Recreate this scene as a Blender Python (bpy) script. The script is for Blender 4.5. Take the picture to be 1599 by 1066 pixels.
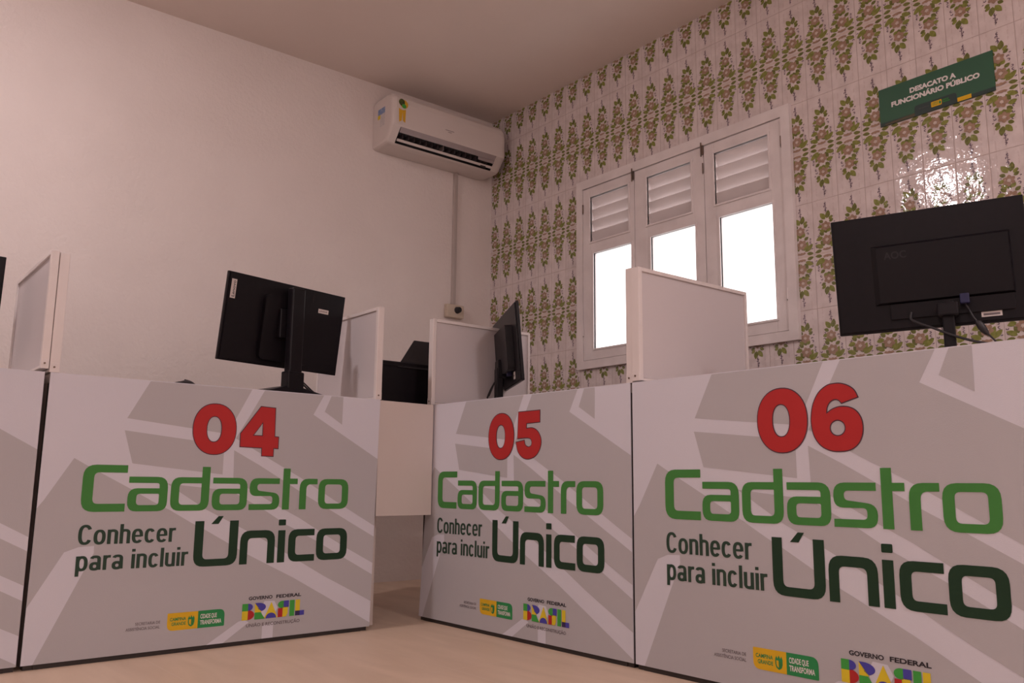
import bpy, bmesh, math, random
from mathutils import Vector, Matrix
from mathutils.geometry import tessellate_polygon
random.seed(7)
for o in list(bpy.data.objects): bpy.data.objects.remove(o)
SC = bpy.context.scene; COL = SC.collection
pi = math.pi; sin = math.sin; cos = math.cos; rad = math.radians

# ------------------------------------------------------------------ camera
cam_data = bpy.data.cameras.new('camera'); cam = bpy.data.objects.new('camera', cam_data); COL.objects.link(cam)
cam_data.sensor_fit = 'HORIZONTAL'; cam_data.sensor_width = 36.0; cam_data.lens = 36.0*1343.216/1599
cam_data.clip_start = .05; cam_data.clip_end = 100
def cam_axes(yaw, pitch, roll):
    f = Vector((-sin(yaw)*cos(pitch), cos(yaw)*cos(pitch), sin(pitch)))
    r = Vector((cos(yaw), sin(yaw), 0)); u = r.cross(f)
    return r*cos(roll)+u*sin(roll), -r*sin(roll)+u*cos(roll), f
_r, _u, _f = cam_axes(0.891759, 0.164258, 0.0098346)
cam.matrix_world = Matrix(((_r.x, _u.x, -_f.x, 3.770901), (_r.y, _u.y, -_f.y, -2.880934), (_r.z, _u.z, -_f.z, 0.478900), (0, 0, 0, 1)))
SC.camera = cam

# ------------------------------------------------------------------ world, exposure, lamps
w = bpy.data.worlds.new('sky'); SC.world = w; w.use_nodes = True
bg = w.node_tree.nodes['Background']; bg.inputs[0].default_value = (1.0, .98, .98, 1); bg.inputs[1].default_value = 2.2
SC.view_settings.view_transform = 'Standard'; SC.view_settings.look = 'None'
SC.view_settings.exposure = 0.12; SC.view_settings.gamma = 1.0; SC.view_settings.use_curve_mapping = False
ROOM_X, ROOM_Y, HC = 5.8, -5.6, 2.551
LAMPS = [(1.25, -2.95, 360.0), (4.0, -3.7, 102.0), (4.9, -1.5, 190.0)]      # ceiling lamp, then unseen lamps added as fill: x, y, emission strength
LAMP_COL = (1.0, .885, .905)
PANE_STRENGTH = 1.7

# ------------------------------------------------------------------ materials
def mat(name, col, rough=.6, metal=0, emis=None, emis_s=0, spec=.5, noise=None, bump=None, coat=0):
    m = bpy.data.materials.new(name); m.use_nodes = True; nt = m.node_tree; b = nt.nodes['Principled BSDF']
    b.inputs['Base Color'].default_value = (*col, 1); b.inputs['Roughness'].default_value = rough
    b.inputs['Metallic'].default_value = metal; b.inputs['Specular IOR Level'].default_value = spec
    b.inputs['Coat Weight'].default_value = coat
    if emis: b.inputs['Emission Color'].default_value = (*emis, 1); b.inputs['Emission Strength'].default_value = emis_s
    tc = nt.nodes.new('ShaderNodeTexCoord')
    if noise:            # (scale, amount, second colour)
        n = nt.nodes.new('ShaderNodeTexNoise'); n.inputs['Scale'].default_value = noise[0]; n.inputs['Detail'].default_value = 5
        nt.links.new(tc.outputs['Object'], n.inputs['Vector'])
        r = nt.nodes.new('ShaderNodeValToRGB'); r.color_ramp.elements[0].position = .35; r.color_ramp.elements[1].position = .68
        r.color_ramp.elements[0].color = (*noise[1], 1); r.color_ramp.elements[1].color = (*col, 1)
        nt.links.new(n.outputs['Fac'], r.inputs[0]); nt.links.new(r.outputs[0], b.inputs['Base Color'])
    if bump:             # list of (scale, distance, strength)
        prev = None
        for sc, dist, st in bump:
            n = nt.nodes.new('ShaderNodeTexNoise'); n.inputs['Scale'].default_value = sc; n.inputs['Detail'].default_value = 3
            nt.links.new(tc.outputs['Object'], n.inputs['Vector'])
            bp = nt.nodes.new('ShaderNodeBump'); bp.inputs['Distance'].default_value = dist; bp.inputs['Strength'].default_value = st
            nt.links.new(n.outputs['Fac'], bp.inputs['Height'])
            if prev: nt.links.new(prev.outputs[0], bp.inputs['Normal'])
            prev = bp
        nt.links.new(prev.outputs[0], b.inputs['Normal'])
    return m

GLAZE = [(55, .0012, .42), (16, .005, .38)]
M = {}
M['plaster'] = mat('painted plaster', (.775, .69, .655), .85, noise=(3, (.74, .655, .62)), bump=[(55, .004, .7), (14, .006, .5)])
M['ceiling'] = mat('ceiling paint', (.78, .68, .63), .9, noise=(2, (.75, .65, .60)), bump=[(30, .002, .3)])
M['offwhite'] = mat('plain wall paint', (.86, .80, .77), .9, noise=(2, (.83, .77, .74)))
M['white_paint'] = mat('white gloss wood paint', (.80, .73, .72), .42, noise=(9, (.70, .63, .62)), bump=[(40, .001, .3)])
M['slat'] = mat('louver paint', (.74, .67, .665), .5, noise=(9, (.70, .63, .62)))
M['dark_metal'] = mat('dark bolt metal', (.10, .08, .07), .45, .7, noise=(60, (.22, .15, .11)))
M['pane'] = mat('frosted glass pane', (.9, .9, .9), .25, emis=(1, .985, .99), emis_s=PANE_STRENGTH, noise=(60, (.86, .86, .88)), bump=[(150, .0008, .4)])  # emission stands in for daylight coming through the frosted glass
M['banner'] = mat('printed cloth', (.655, .64, .70), .75, spec=.25, noise=(2.5, (.64, .625, .685)), bump=[(420, .0004, .5), (5, .006, .35)])
M['band'] = mat('printed grey', (.475, .455, .472), .75, spec=.25, noise=(2.5, (.465, .445, .462)), bump=[(420, .0004, .5), (5, .006, .35)])
def ink(n, c): return mat(n, c, .65, spec=.25, noise=(30, tuple(x*.96 for x in c)), bump=[(420, .0003, .4)])
M['red'] = ink('red ink', (.46, .028, .028)); M['outline'] = ink('dark outline ink', (.09, .035, .05))
M['green'] = ink('green ink', (.06, .235, .05)); M['dgreen'] = ink('dark green ink', (.014, .042, .02))
M['txt'] = ink('slogan ink', (.03, .06, .04)); M['yellow'] = ink('yellow ink', (.74, .44, .02)); M['logogreen'] = ink('logo green ink', (.03, .26, .08))
M['byellow'] = ink('bright yellow ink', (.74, .56, .03)); M['bgreen'] = ink('bright green ink', (.06, .36, .06)); M['blue'] = ink('blue ink', (.075, .065, .38))
M['navy'] = ink('navy ink', (.045, .03, .10)); M['black_ink'] = ink('black ink', (.035, .03, .035)); M['grey_ink'] = ink('grey ink', (.15, .12, .125)); M['white_ink'] = ink('white ink', (.78, .74, .72))
M['sign_green'] = mat('green sign board', (.024, .105, .052), .5, noise=(4, (.022, .095, .05)))
M['sign_dark'] = mat('dark sign print', (.018, .04, .036), .5, noise=(4, (.016, .036, .032))); M['sign_brown'] = mat('brown sign print', (.12, .065, .02), .5, noise=(14, (.06, .06, .03)))
M['partition'] = mat('partition laminate', (.60, .545, .55), .55, noise=(2, (.585, .53, .535)), bump=[(200, .0004, .3)])
M['profile'] = mat('white aluminium profile', (.74, .67, .65), .35, noise=(20, (.72, .65, .63)))
M['dark_frame'] = mat('dark steel frame', (.045, .035, .032), .5, .3, noise=(20, (.035, .028, .026)))
M['plinth'] = mat('dark plinth', (.030, .022, .019), .7, noise=(20, (.024, .018, .015)))
M['laminate'] = mat('cream laminate', (.62, .54, .50), .5, noise=(3, (.60, .52, .48)))
M['black_plastic'] = mat('black plastic', (.0075, .0055, .0075),   .40, spec=.2, noise=(60, (.006, .0045, .006)), bump=[(500, .0003, .3)])
M['gloss_black'] = mat('glossy black plastic', (.0065, .005, .0065), .35, spec=.2, noise=(30, (.006, .0045, .006)))
M['grey_black'] = mat('dark grey plastic', (.013, .0105, .013), .5, spec=.35, noise=(50, (.011, .009, .011)))
M['screen'] = mat('dark screen', (.008, .008, .01), .12, noise=(5, (.007, .007, .009)))
M['vga'] = mat('blue plug', (.008, .008, .055), .5, noise=(50, (.007, .007, .045)))
M['rubber'] = mat('black cable rubber', (.016, .013, .016), .5, noise=(50, (.012, .01, .012)))
M['tag'] = mat('paper label', (.62, .55, .52), .6, noise=(50, (.58, .51, .48)))
M['ac_white'] = mat('air conditioner shell', (.68, .60, .565), .35, noise=(4, (.665, .585, .55)))
M['ac_grey'] = mat('grey flap plastic', (.36, .30, .30), .35, noise=(10, (.34, .28, .28)))
M['fin'] = mat('dark grey fin plastic', (.10, .08, .085), .5, noise=(10, (.09, .07, .075)))
M['ac_dark'] = mat('dark vent', (.02, .016, .018), .5, noise=(10, (.03, .024, .026)))
M['ribbon'] = mat('yellow sticker', (.72, .40, .02), .4, noise=(30, (.66, .36, .02))); M['rosette'] = mat('dark green sticker', (.02, .035, .012), .4, noise=(80, (.10, .12, .02)))
M['sticker_blue'] = mat('blue sticker', (.09, .17, .42), .4, noise=(90, (.28, .36, .5))); M['sticker_white'] = mat('pale sticker', (.66, .6, .58), .4, noise=(90, (.5, .46, .45)))
M['pvc'] = mat('pvc trunking', (.50, .43, .40), .5, noise=(9, (.48, .41, .38))); M['box_cream'] = mat('cream outlet plastic', (.60, .50, .40), .5, noise=(30, (.56, .46, .36)))
M['leaf'] = mat('leaf print', (.17, .19, .035), .08, spec=.6, noise=(90, (.27, .28, .07)), bump=GLAZE)
M['leaf_dark'] = mat('dark leaf print', (.11, .12, .03), .08, spec=.6, noise=(90, (.19, .20, .05)), bump=GLAZE)
M['petal'] = mat('tan petal print', (.31, .195, .13), .08, spec=.6, noise=(90, (.40, .265, .19)), bump=GLAZE)
M['pale'] = mat('pale flower print', (.66, .56, .50), .08, spec=.6, noise=(90, (.62, .5, .44)), bump=GLAZE)
M['scroll'] = mat('purple grey print', (.14, .095, .125), .08, spec=.6, noise=(90, (.2, .14, .17)), bump=GLAZE)
M['lamp'] = mat('lamp diffuser', (.9, .9, .9), .5, emis=LAMP_COL, emis_s=1)

TP, TX0, TH, TZ0 = .107399, -.014564, .208624, 1.557229
def tile_material():
    m = bpy.data.materials.new('glazed tile'); m.use_nodes = True; nt = m.node_tree; b = nt.nodes['Principled BSDF']; L = nt.links
    tc = nt.nodes.new('ShaderNodeTexCoord'); sp = nt.nodes.new('ShaderNodeSeparateXYZ'); L.new(tc.outputs['Object'], sp.inputs[0])
    def mth(op, a, v=None, c=None):
        n = nt.nodes.new('ShaderNodeMath'); n.operation = op
        for i, q in enumerate((a, v, c)):
            if q is None: continue
            if isinstance(q, (int, float)): n.inputs[i].default_value = q
            else: L.new(q, n.inputs[i])
        return n.outputs[0]
    def dist(axis, off, per):   # distance to the nearest joint
        t = mth('DIVIDE', mth('SUBTRACT', axis, off), per); f = mth('FRACT', t)
        return mth('MULTIPLY', mth('MINIMUM', f, mth('SUBTRACT', 1.0, f)), per)
    dx = dist(sp.outputs['X'], TX0, TP); dz = dist(sp.outputs['Z'], TZ0, TH)
    near = mth('MINIMUM', dx, dz)
    joint = mth('LESS_THAN', near, .0009)
    base = nt.nodes.new('ShaderNodeTexNoise'); base.inputs['Scale'].default_value = 22; base.inputs['Detail'].default_value = 6; L.new(tc.outputs['Object'], base.inputs['Vector'])
    rp = nt.nodes.new('ShaderNodeValToRGB'); rp.color_ramp.elements[0].position = .35; rp.color_ramp.elements[1].position = .65
    rp.color_ramp.elements[0].color = (.64, .55, .535, 1); rp.color_ramp.elements[1].color = (.74, .65, .635, 1); L.new(base.outputs['Fac'], rp.inputs[0])
    # faint pink veins beside the motif column
    vn = nt.nodes.new('ShaderNodeTexNoise'); vn.inputs['Scale'].default_value = 60; L.new(tc.outputs['Object'], vn.inputs['Vector'])
    vein = mth('MULTIPLY', mth('LESS_THAN', mth('ABSOLUTE', mth('SUBTRACT', dx, .021)), .0022), mth('GREATER_THAN', vn.outputs['Fac'], .5))
    mx0 = nt.nodes.new('ShaderNodeMix'); mx0.data_type = 'RGBA'; L.new(mth('MULTIPLY', vein, .25), mx0.inputs[0]); L.new(rp.outputs[0], mx0.inputs[6]); mx0.inputs[7].default_value = (.44, .31, .29, 1)
    mx = nt.nodes.new('ShaderNodeMix'); mx.data_type = 'RGBA'; L.new(joint, mx.inputs[0]); L.new(mx0.outputs[2], mx.inputs[6]); mx.inputs[7].default_value = (.44, .34, .31, 1)
    L.new(mx.outputs[2], b.inputs['Base Color'])
    L.new(mth('ADD', mth('MULTIPLY', joint, .5), .07), b.inputs['Roughness']); b.inputs['Specular IOR Level'].default_value = .6
    prev = None
    for sc, ds, st in GLAZE:
        n = nt.nodes.new('ShaderNodeTexNoise'); n.inputs['Scale'].default_value = sc; n.inputs['Detail'].default_value = 3; L.new(tc.outputs['Object'], n.inputs['Vector'])
        bp = nt.nodes.new('ShaderNodeBump'); bp.inputs['Distance'].default_value = ds; bp.inputs['Strength'].default_value = st; L.new(n.outputs['Fac'], bp.inputs['Height'])
        if prev: L.new(prev.outputs[0], bp.inputs['Normal'])
        prev = bp
    bp = nt.nodes.new('ShaderNodeBump'); bp.inputs['Distance'].default_value = .0008; L.new(mth('MINIMUM', mth('DIVIDE', near, .003), 1.0), bp.inputs['Height']); L.new(prev.outputs[0], bp.inputs['Normal'])
    L.new(bp.outputs[0], b.inputs['Normal'])
    return m
M['tile'] = tile_material()
def floor_material():
    m = bpy.data.materials.new('beige porcelain floor'); m.use_nodes = True; nt = m.node_tree; b = nt.nodes['Principled BSDF']; L = nt.links
    tc = nt.nodes.new('ShaderNodeTexCoord'); mp = nt.nodes.new('ShaderNodeMapping'); mp.inputs['Scale'].default_value = (1.2, 5, 1); mp.inputs['Rotation'].default_value = (0, 0, .2); L.new(tc.outputs['Object'], mp.inputs[0])
    n = nt.nodes.new('ShaderNodeTexNoise'); n.inputs['Scale'].default_value = 2.4; n.inputs['Detail'].default_value = 7; n.inputs['Distortion'].default_value = .6; L.new(mp.outputs[0], n.inputs['Vector'])
    r = nt.nodes.new('ShaderNodeValToRGB'); r.color_ramp.elements[0].position = .3; r.color_ramp.elements[1].position = .7
    r.color_ramp.elements[0].color = (.55, .40, .29, 1); r.color_ramp.elements[1].color = (.64, .475, .355, 1); L.new(n.outputs['Fac'], r.inputs[0])
    br = nt.nodes.new('ShaderNodeTexBrick'); br.offset = 0; br.squash = 1
    mp2 = nt.nodes.new('ShaderNodeMapping'); mp2.inputs['Location'].default_value = (-1.845+.0, 1.513, 0); L.new(tc.outputs['Object'], mp2.inputs[0]); L.new(mp2.outputs[0], br.inputs['Vector'])
    br.inputs['Scale'].default_value = 1; br.inputs['Brick Width'].default_value = .6; br.inputs['Row Height'].default_value = .6; br.inputs['Mortar Size'].default_value = .0016; br.inputs['Mortar Smooth'].default_value = .3
    br.inputs['Color1'].default_value = (0, 0, 0, 1); br.inputs['Color2'].default_value = (0, 0, 0, 1); br.inputs['Mortar'].default_value = (1, 1, 1, 1)
    mx = nt.nodes.new('ShaderNodeMix'); mx.data_type = 'RGBA'; L.new(br.outputs['Color'], mx.inputs[0]); L.new(r.outputs[0], mx.inputs[6]); mx.inputs[7].default_value = (.60, .46, .36, 1)
    L.new(mx.outputs[2], b.inputs['Base Color']); b.inputs['Roughness'].default_value = .42
    return m
M['floor'] = floor_material()

# ------------------------------------------------------------------ mesh helpers
class MB:
    """collects polygons with material slots and links them as one mesh object"""
    def __init__(s): s.v = []; s.f = []; s.m = []; s.mats = []; s.sm = []
    def mi(s, m):
        if m not in s.mats: s.mats.append(m)
        return s.mats.index(m)
    def add(s, vs, fs, m, smooth=False, T=None):
        k = len(s.v); i = s.mi(m)
        for p in vs:
            p = Vector(p)
            s.v.append(tuple(T @ p) if T is not None else tuple(p))
        for f in fs: s.f.append(tuple(a+k for a in f)); s.m.append(i); s.sm.append(smooth)
        return s
    def box(s, a, b, m, bev=0, T=None, seg=2):
        bm = bmesh.new(); bmesh.ops.create_cube(bm, size=1)
        for v in bm.verts: v.co = Vector([(a[i]+b[i])/2 + v.co[i]*(b[i]-a[i]) for i in range(3)])
        if bev: bmesh.ops.bevel(bm, geom=bm.edges[:], offset=bev, segments=seg, affect='EDGES', profile=.5)
        bm.verts.index_update()
        s.add([v.co[:] for v in bm.verts], [[v.index for v in f.verts] for f in bm.faces], m, False, T); bm.free(); return s
    def prism(s, prof, d, m, T=None, smooth=False):
        """prof: closed list of 3D points (a planar ring); d: extrusion vector"""
        n = len(prof); d = Vector(d); vs = [Vector(p) for p in prof]+[Vector(p)+d for p in prof]
        fs = [(i, (i+1) % n, (i+1) % n+n, i+n) for i in range(n)]
        s.add(vs, fs, m, smooth, T); s.add(vs[:n], [tuple(range(n))[::-1]], m, False, T); s.add(vs[n:], [tuple(range(n))], m, False, T); return s
    def tube(s, pts, r, m, seg=10, T=None, cap=True):
        pts = [Vector(p) for p in pts]; n = len(pts); rings = []; up = None
        for i, p in enumerate(pts):
            t = (pts[min(i+1, n-1)]-pts[max(i-1, 0)]).normalized()
            if up is None: up = t.orthogonal().normalized()
            up = (up-t*up.dot(t)).normalized(); bi = t.cross(up); rr = r[i] if isinstance(r, (list, tuple)) else r
            rings.append([p+(up*cos(2*pi*k/seg)+bi*sin(2*pi*k/seg))*rr for k in range(seg)])
        vs = [q for rg in rings for q in rg]; fs = []
        for i in range(n-1):
            for k in range(seg): fs.append((i*seg+k, i*seg+(k+1) % seg, (i+1)*seg+(k+1) % seg, (i+1)*seg+k))
        s.add(vs, fs, m, True, T)
        if cap: s.add(rings[0], [tuple(range(seg))[::-1]], m, False, T); s.add(rings[-1], [tuple(range(seg))], m, False, T)
        return s
    def build(s, name, parent=None, recalc=True):
        me = bpy.data.meshes.new(name); me.from_pydata(s.v, [], s.f)
        for q in s.mats: me.materials.append(M[q])
        me.polygons.foreach_set('material_index', s.m); me.polygons.foreach_set('use_smooth', s.sm)
        if recalc:
            bm = bmesh.new(); bm.from_mesh(me); bmesh.ops.recalc_face_normals(bm, faces=bm.faces[:]); bm.to_mesh(me); bm.free()
        me.update(); o = bpy.data.objects.new(name, me); COL.objects.link(o)
        if parent: o.parent = parent
        return o
def tag(o, label, cat, group=None):
    o['label'] = label; o['category'] = cat
    if group: o['group'] = group
    return o
def thing(name, label, cat, loc=(0, 0, 0), rz=0, group=None):
    o = bpy.data.objects.new(name, None); COL.objects.link(o); o.location = loc; o.rotation_euler = (0, 0, rz); o.empty_display_size = .1
    return tag(o, label, cat, group)
def struct(o): o['kind'] = 'structure'; return o
def smooth_path(pts, n=8):
    P = [Vector(p) for p in pts]; P = [P[0]*2-P[1]]+P+[P[-1]*2-P[-2]]; out = []
    for i in range(1, len(P)-2):
        a, b, c, d = P[i-1:i+3]
        for k in range(n):
            t = k/n; out.append(.5*((2*b)+(c-a)*t+(2*a-5*b+4*c-d)*t*t+(3*b-a-3*c+d)*t**3))
    return out+[P[-2]]

# ------------------------------------------------------------------ 2D print helpers
def tris(outer, holes=()):
    loops = [[Vector((x, y, 0)) for x, y in l] for l in [outer, *holes]]; flat = [(p.x, p.y) for l in loops for p in l]
    return flat, [tuple(t) for t in tessellate_polygon(loops)]
_txt = {}
def text2d(s, bold=0.0):
    """glyph outlines of the built-in font as a flat triangulated list, cap height about .7"""
    if (s, bold) in _txt: return _txt[(s, bold)]
    c = bpy.data.curves.new('lettering', 'FONT'); c.body = s; c.offset = bold; c.resolution_u = 4
    o = bpy.data.objects.new('lettering', c); COL.objects.link(o); dg = bpy.context.evaluated_depsgraph_get(); dg.update()
    me = bpy.data.meshes.new_from_object(o.evaluated_get(dg)); r = [(v.co.x, v.co.y) for v in me.vertices], [tuple(p.vertices) for p in me.polygons]
    bpy.data.meshes.remove(me); bpy.data.objects.remove(o); bpy.data.curves.remove(c); _txt[(s, bold)] = r; return r
def text_fit(s, x0, x1, base, cap, bold=0.0):
    """lettering stretched to run from x0 to x1, with its baseline and cap height given"""
    v, f = text2d(s, bold); a = min(p[0] for p in v); b = max(p[0] for p in v); k = cap/.682
    return [(x0+(p[0]-a)/(b-a)*(x1-x0), base+p[1]*k) for p in v], f
def clip(poly, n, d):
    """keep the part of a convex or concave polygon where n.p >= d"""
    out = []; N = len(poly)
    for i in range(N):
        p, q = poly[i], poly[(i+1) % N]; a = n[0]*p[0]+n[1]*p[1]-d; b = n[0]*q[0]+n[1]*q[1]-d
        if a >= 0: out.append(p)
        if (a > 0 and b < 0) or (a < 0 and b > 0): t = a/(a-b); out.append((p[0]+(q[0]-p[0])*t, p[1]+(q[1]-p[1])*t))
    return out
def rounded(pts, rs, n=5):
    """round the corners of a polygon; rs gives a radius per corner"""
    out = []; N = len(pts)
    for i in range(N):
        p = Vector(pts[i]); a = Vector(pts[i-1]); b = Vector(pts[(i+1) % N]); r = rs[i] if isinstance(rs, (list, tuple)) else rs
        if r <= 0: out.append(tuple(p)); continue
        u = (a-p); v = (b-p); r2 = min(r, u.length*.499, v.length*.499); u.normalize(); v.normalize(); s0 = p+u*r2; s1 = p+v*r2
        for k in range(n+1):
            t = k/n; q = s0*(1-t)**2+p*2*t*(1-t)*.62/.62+s1*t*t if False else s0*(1-t)**2+p*(2*t*(1-t))+s1*t*t; out.append(tuple(q))
    return out
def ell(cx, cy, rx, ry, n=20, p=2.0, a0=0):
    o = []
    for k in range(n):
        a = 2*pi*k/n+a0; c, s_ = cos(a), sin(a); o.append((cx+rx*math.copysign(abs(c)**(2/p), c), cy+ry*math.copysign(abs(s_)**(2/p), s_)))
    return o
def catmull2(pts, corners, n=4):
    """closed smooth outline through pts; the indices in corners stay sharp"""
    N = len(pts); out = []
    for i in range(N):
        p0, p1, p2, p3 = [Vector(pts[(i+k) % N]) for k in (-1, 0, 1, 2)]; j = (i+1) % N
        m1 = (p2-p1) if i in corners else (p2-p0)/2; m2 = (p2-p1) if j in corners else (p3-p1)/2
        if i in corners and j in corners: out.append(tuple(p1)); continue
        for k in range(n):
            t = k/n; t2 = t*t; t3 = t2*t
            out.append(tuple(p1*(2*t3-3*t2+1)+m1*(t3-2*t2+t)+p2*(-2*t3+3*t2)+m2*(t3-t2)))
    return out
def grow(poly, d):
    """offset a closed polygon outwards by d"""
    N = len(poly); A = sum(poly[i-1][0]*poly[i][1]-poly[i][0]*poly[i-1][1] for i in range(N)); sg = 1 if A > 0 else -1; out = []
    for i in range(N):
        a, p, b = Vector(poly[i-1]), Vector(poly[i]), Vector(poly[(i+1) % N])
        u = (p-a); v = (b-p)
        if u.length < 1e-9 or v.length < 1e-9: out.append(tuple(p)); continue
        u.normalize(); v.normalize(); n = (Vector((u.y, -u.x))+Vector((v.y, -v.x)))*sg
        if n.length < 1e-6: out.append(tuple(p)); continue
        n.normalize(); k = max(.45, n.dot(Vector((u.y, -u.x))*sg)); out.append(tuple(p+n*d/k))
    return out

# ------------------------------------------------------------------ the poster print (canonical coordinates: u along the banner, z up)
GREYS = [
 [(.277,.76),(.588,.76),(.545,.675),(.517,.62),(.22,.651)],
 [(.216,.617),(.509,.587),(.509,.499),(.244,.526)],
 [(.630,.76),(.583,.675),(.544,.608),(.65,.553),(.77,.492),(.919,.408),(1.08,.321),(1.08,.546),(.804,.695),(.840,.76)],
 [(.868,.76),(.845,.707),(.912,.668),(.913,.76)],
 [(.541,.572),(.544,.485),(.696,.404),(.771,.367),(.865,.313),(.949,.267),(1.08,.200),(1.08,.286),(.973,.342),(.878,.392),(.791,.437),(.702,.487),(.626,.529)],
 [(.345,.471),(.54,.451),(.654,.391),(.724,.349),(.836,.294),(.942,.236),(1.08,.162),(1.08,.077),(1.04,.097),(.869,.183),(.728,.262),(.643,.309),(.567,.347),(.465,.397)],
]
G3 = [(.091,.537),(.127,.517),(.235,.461),(.312,.419),(.361,.395),(.421,.361),(.469,.337),(.602,.263),(.76,.185),(.887,.115),(1.08,.006),
      (.702,.006),(.700,.095),(.664,.10),(.664,.048),(.61,.062),(.532,.006),(.480,.006),(.585,.070),(.66,.105),(.585,.070),(.480,.006),
      (.033,.006),(.135,.228),(.162,.285),(.161,.304),(.122,.302),(.087,.290),(.013,.160),(-.08,.02),(-.08,.30),(.0,.39),(.026,.426)]
G3 = [(.091,.537),(.127,.517),(.235,.461),(.312,.419),(.361,.395),(.421,.361),(.469,.337),(.602,.263),(.76,.185),(.887,.115),(1.08,.006),
      (.033,.006),(.135,.228),(.162,.285),(.161,.304),(.122,.302),(.087,.290),(.013,.160),(-.04,.075),(-.04,.34),(.0,.39),(.026,.426)]
STAR = [[(.485,.008),(.587,.069),(.606,.072),(.620,.064),(.535,.008)], [(.664,.008),(.664,.050),(.700,.056),(.700,.008)], [(.655,.100),(.668,.122),(.700,.120),(.712,.100),(.70,.075),(.665,.075)]]

SV, SH = .0242, .0178      # stroke widths of the big word
def letter_polys(mapx, top, base, SH=SH):
    pass
def ring(x0, x1, z0, z1, sv, sh, ro=.030, ri=.013, rs=None, ris=None):
    return (rounded([(x0, z0), (x1, z0), (x1, z1), (x0, z1)], rs if rs else ro), [rounded([(x0+sv, z0+sh), (x1-sv, z0+sh), (x1-sv, z1-sh), (x0+sv, z1-sh)], ris if ris else ri)])
def word_cadastro():
    b, x, t = .3938, .4895, .5205; v, h = .0240, .0172; P = []
    # C
    P.append((rounded([(.117,b),(.2325,b),(.2325,b+h*1.25),(.146,b+h*1.25),(.146,t-h*1.2),(.2335,t-h*1.2),(.2335,t),(.117,t)], [.034,0,0,.014,.014,0,0,.034]), []))
    def a(x0, x1):
        m = .4575
        P.append((rounded([(x0,b),(x1,b),(x1,x),(x0+.001,x),(x0+.001,x-h),(x1-v,x-h),(x1-v,m),(x0,m)], [.026,.026,.030,0,0,.016,0,.026]),
                  [rounded([(x0+v,b+h),(x1-v,b+h),(x1-v,m-h*.88),(x0+v,m-h*.88)], [.010,.010,.004,.010])]))
    a(.238, .3485)
    P.append((rounded([(.3575,b),(.4715,b),(.4715,t),(.447,t),(.447,x),(.3575,x)], [.028,.028,0,0,0,.028]), [rounded([(.382,b+h),(.447,b+h),(.447,x-h),(.382,x-h)], [.012,.012,.002,.012])]))
    a(.4805, .591)
    # s
    P.append((rounded([(.5975,b),(.6985,b),(.6985,.4435),(.623,.4520),(.623,x-h),(.697,x-h),(.697,x),(.598,x),(.598,.4355),(.675,.4355),(.675,b+h),(.5975,b+h)],
                      [0,.028,.022,.012,.010,0,0,.028,.022,.010,.010,0]), []))
    P.append(([(.7085,b),(.7325,b),(.7325,x-h),(.759,x-h),(.759,x),(.7325,x),(.7325,t),(.7085,t)], []))
    P.append((rounded([(.767,b),(.791,b),(.791,x-h),(.830,x-h),(.830,x),(.767,x)], [0,0,.016,0,0,.030]), []))
    P.append(ring(.8345, .9455, b, x, v, h, .030, .012))
    return P
def word_unico():
    b, x, t = .2335, .3325, .3635; v, h = .0262, .0205; P = []
    P.append((rounded([(.436,b),(.5695,b),(.5695,t),(.542,t),(.542,b+h),(.463,b+h),(.463,t),(.436,t)], [.032,.032,0,0,.014,.014,0,0]), []))
    P.append(([(.484,.3545),(.5065,.3545),(.521,.377),(.505,.377)], []))
    P.append((rounded([(.5775,b),(.602,b),(.602,x-h*1.1),(.6665,x-h*1.1),(.6665,b),(.691,b),(.691,x),(.5775,x)], [0,0,.014,.014,0,0,.032,.032]), []))
    P.append((rounded([(.701,b),(.7255,b),(.7255,.3308),(.701,.3308)], .001), [])); P.append((rounded([(.701,.3455),(.7255,.3455),(.7255,t),(.701,t)], .003), []))
    P.append((rounded([(.7365,b),(.8295,b),(.8295,b+h),(.7615,b+h),(.7615,x-h),(.8275,x-h),(.8275,x),(.7365,x)], [.030,0,0,.012,.012,0,0,.030]), []))
    P.append(ring(.835, .948, b, x, .0255, h, .030, .012))
    return P
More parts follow.
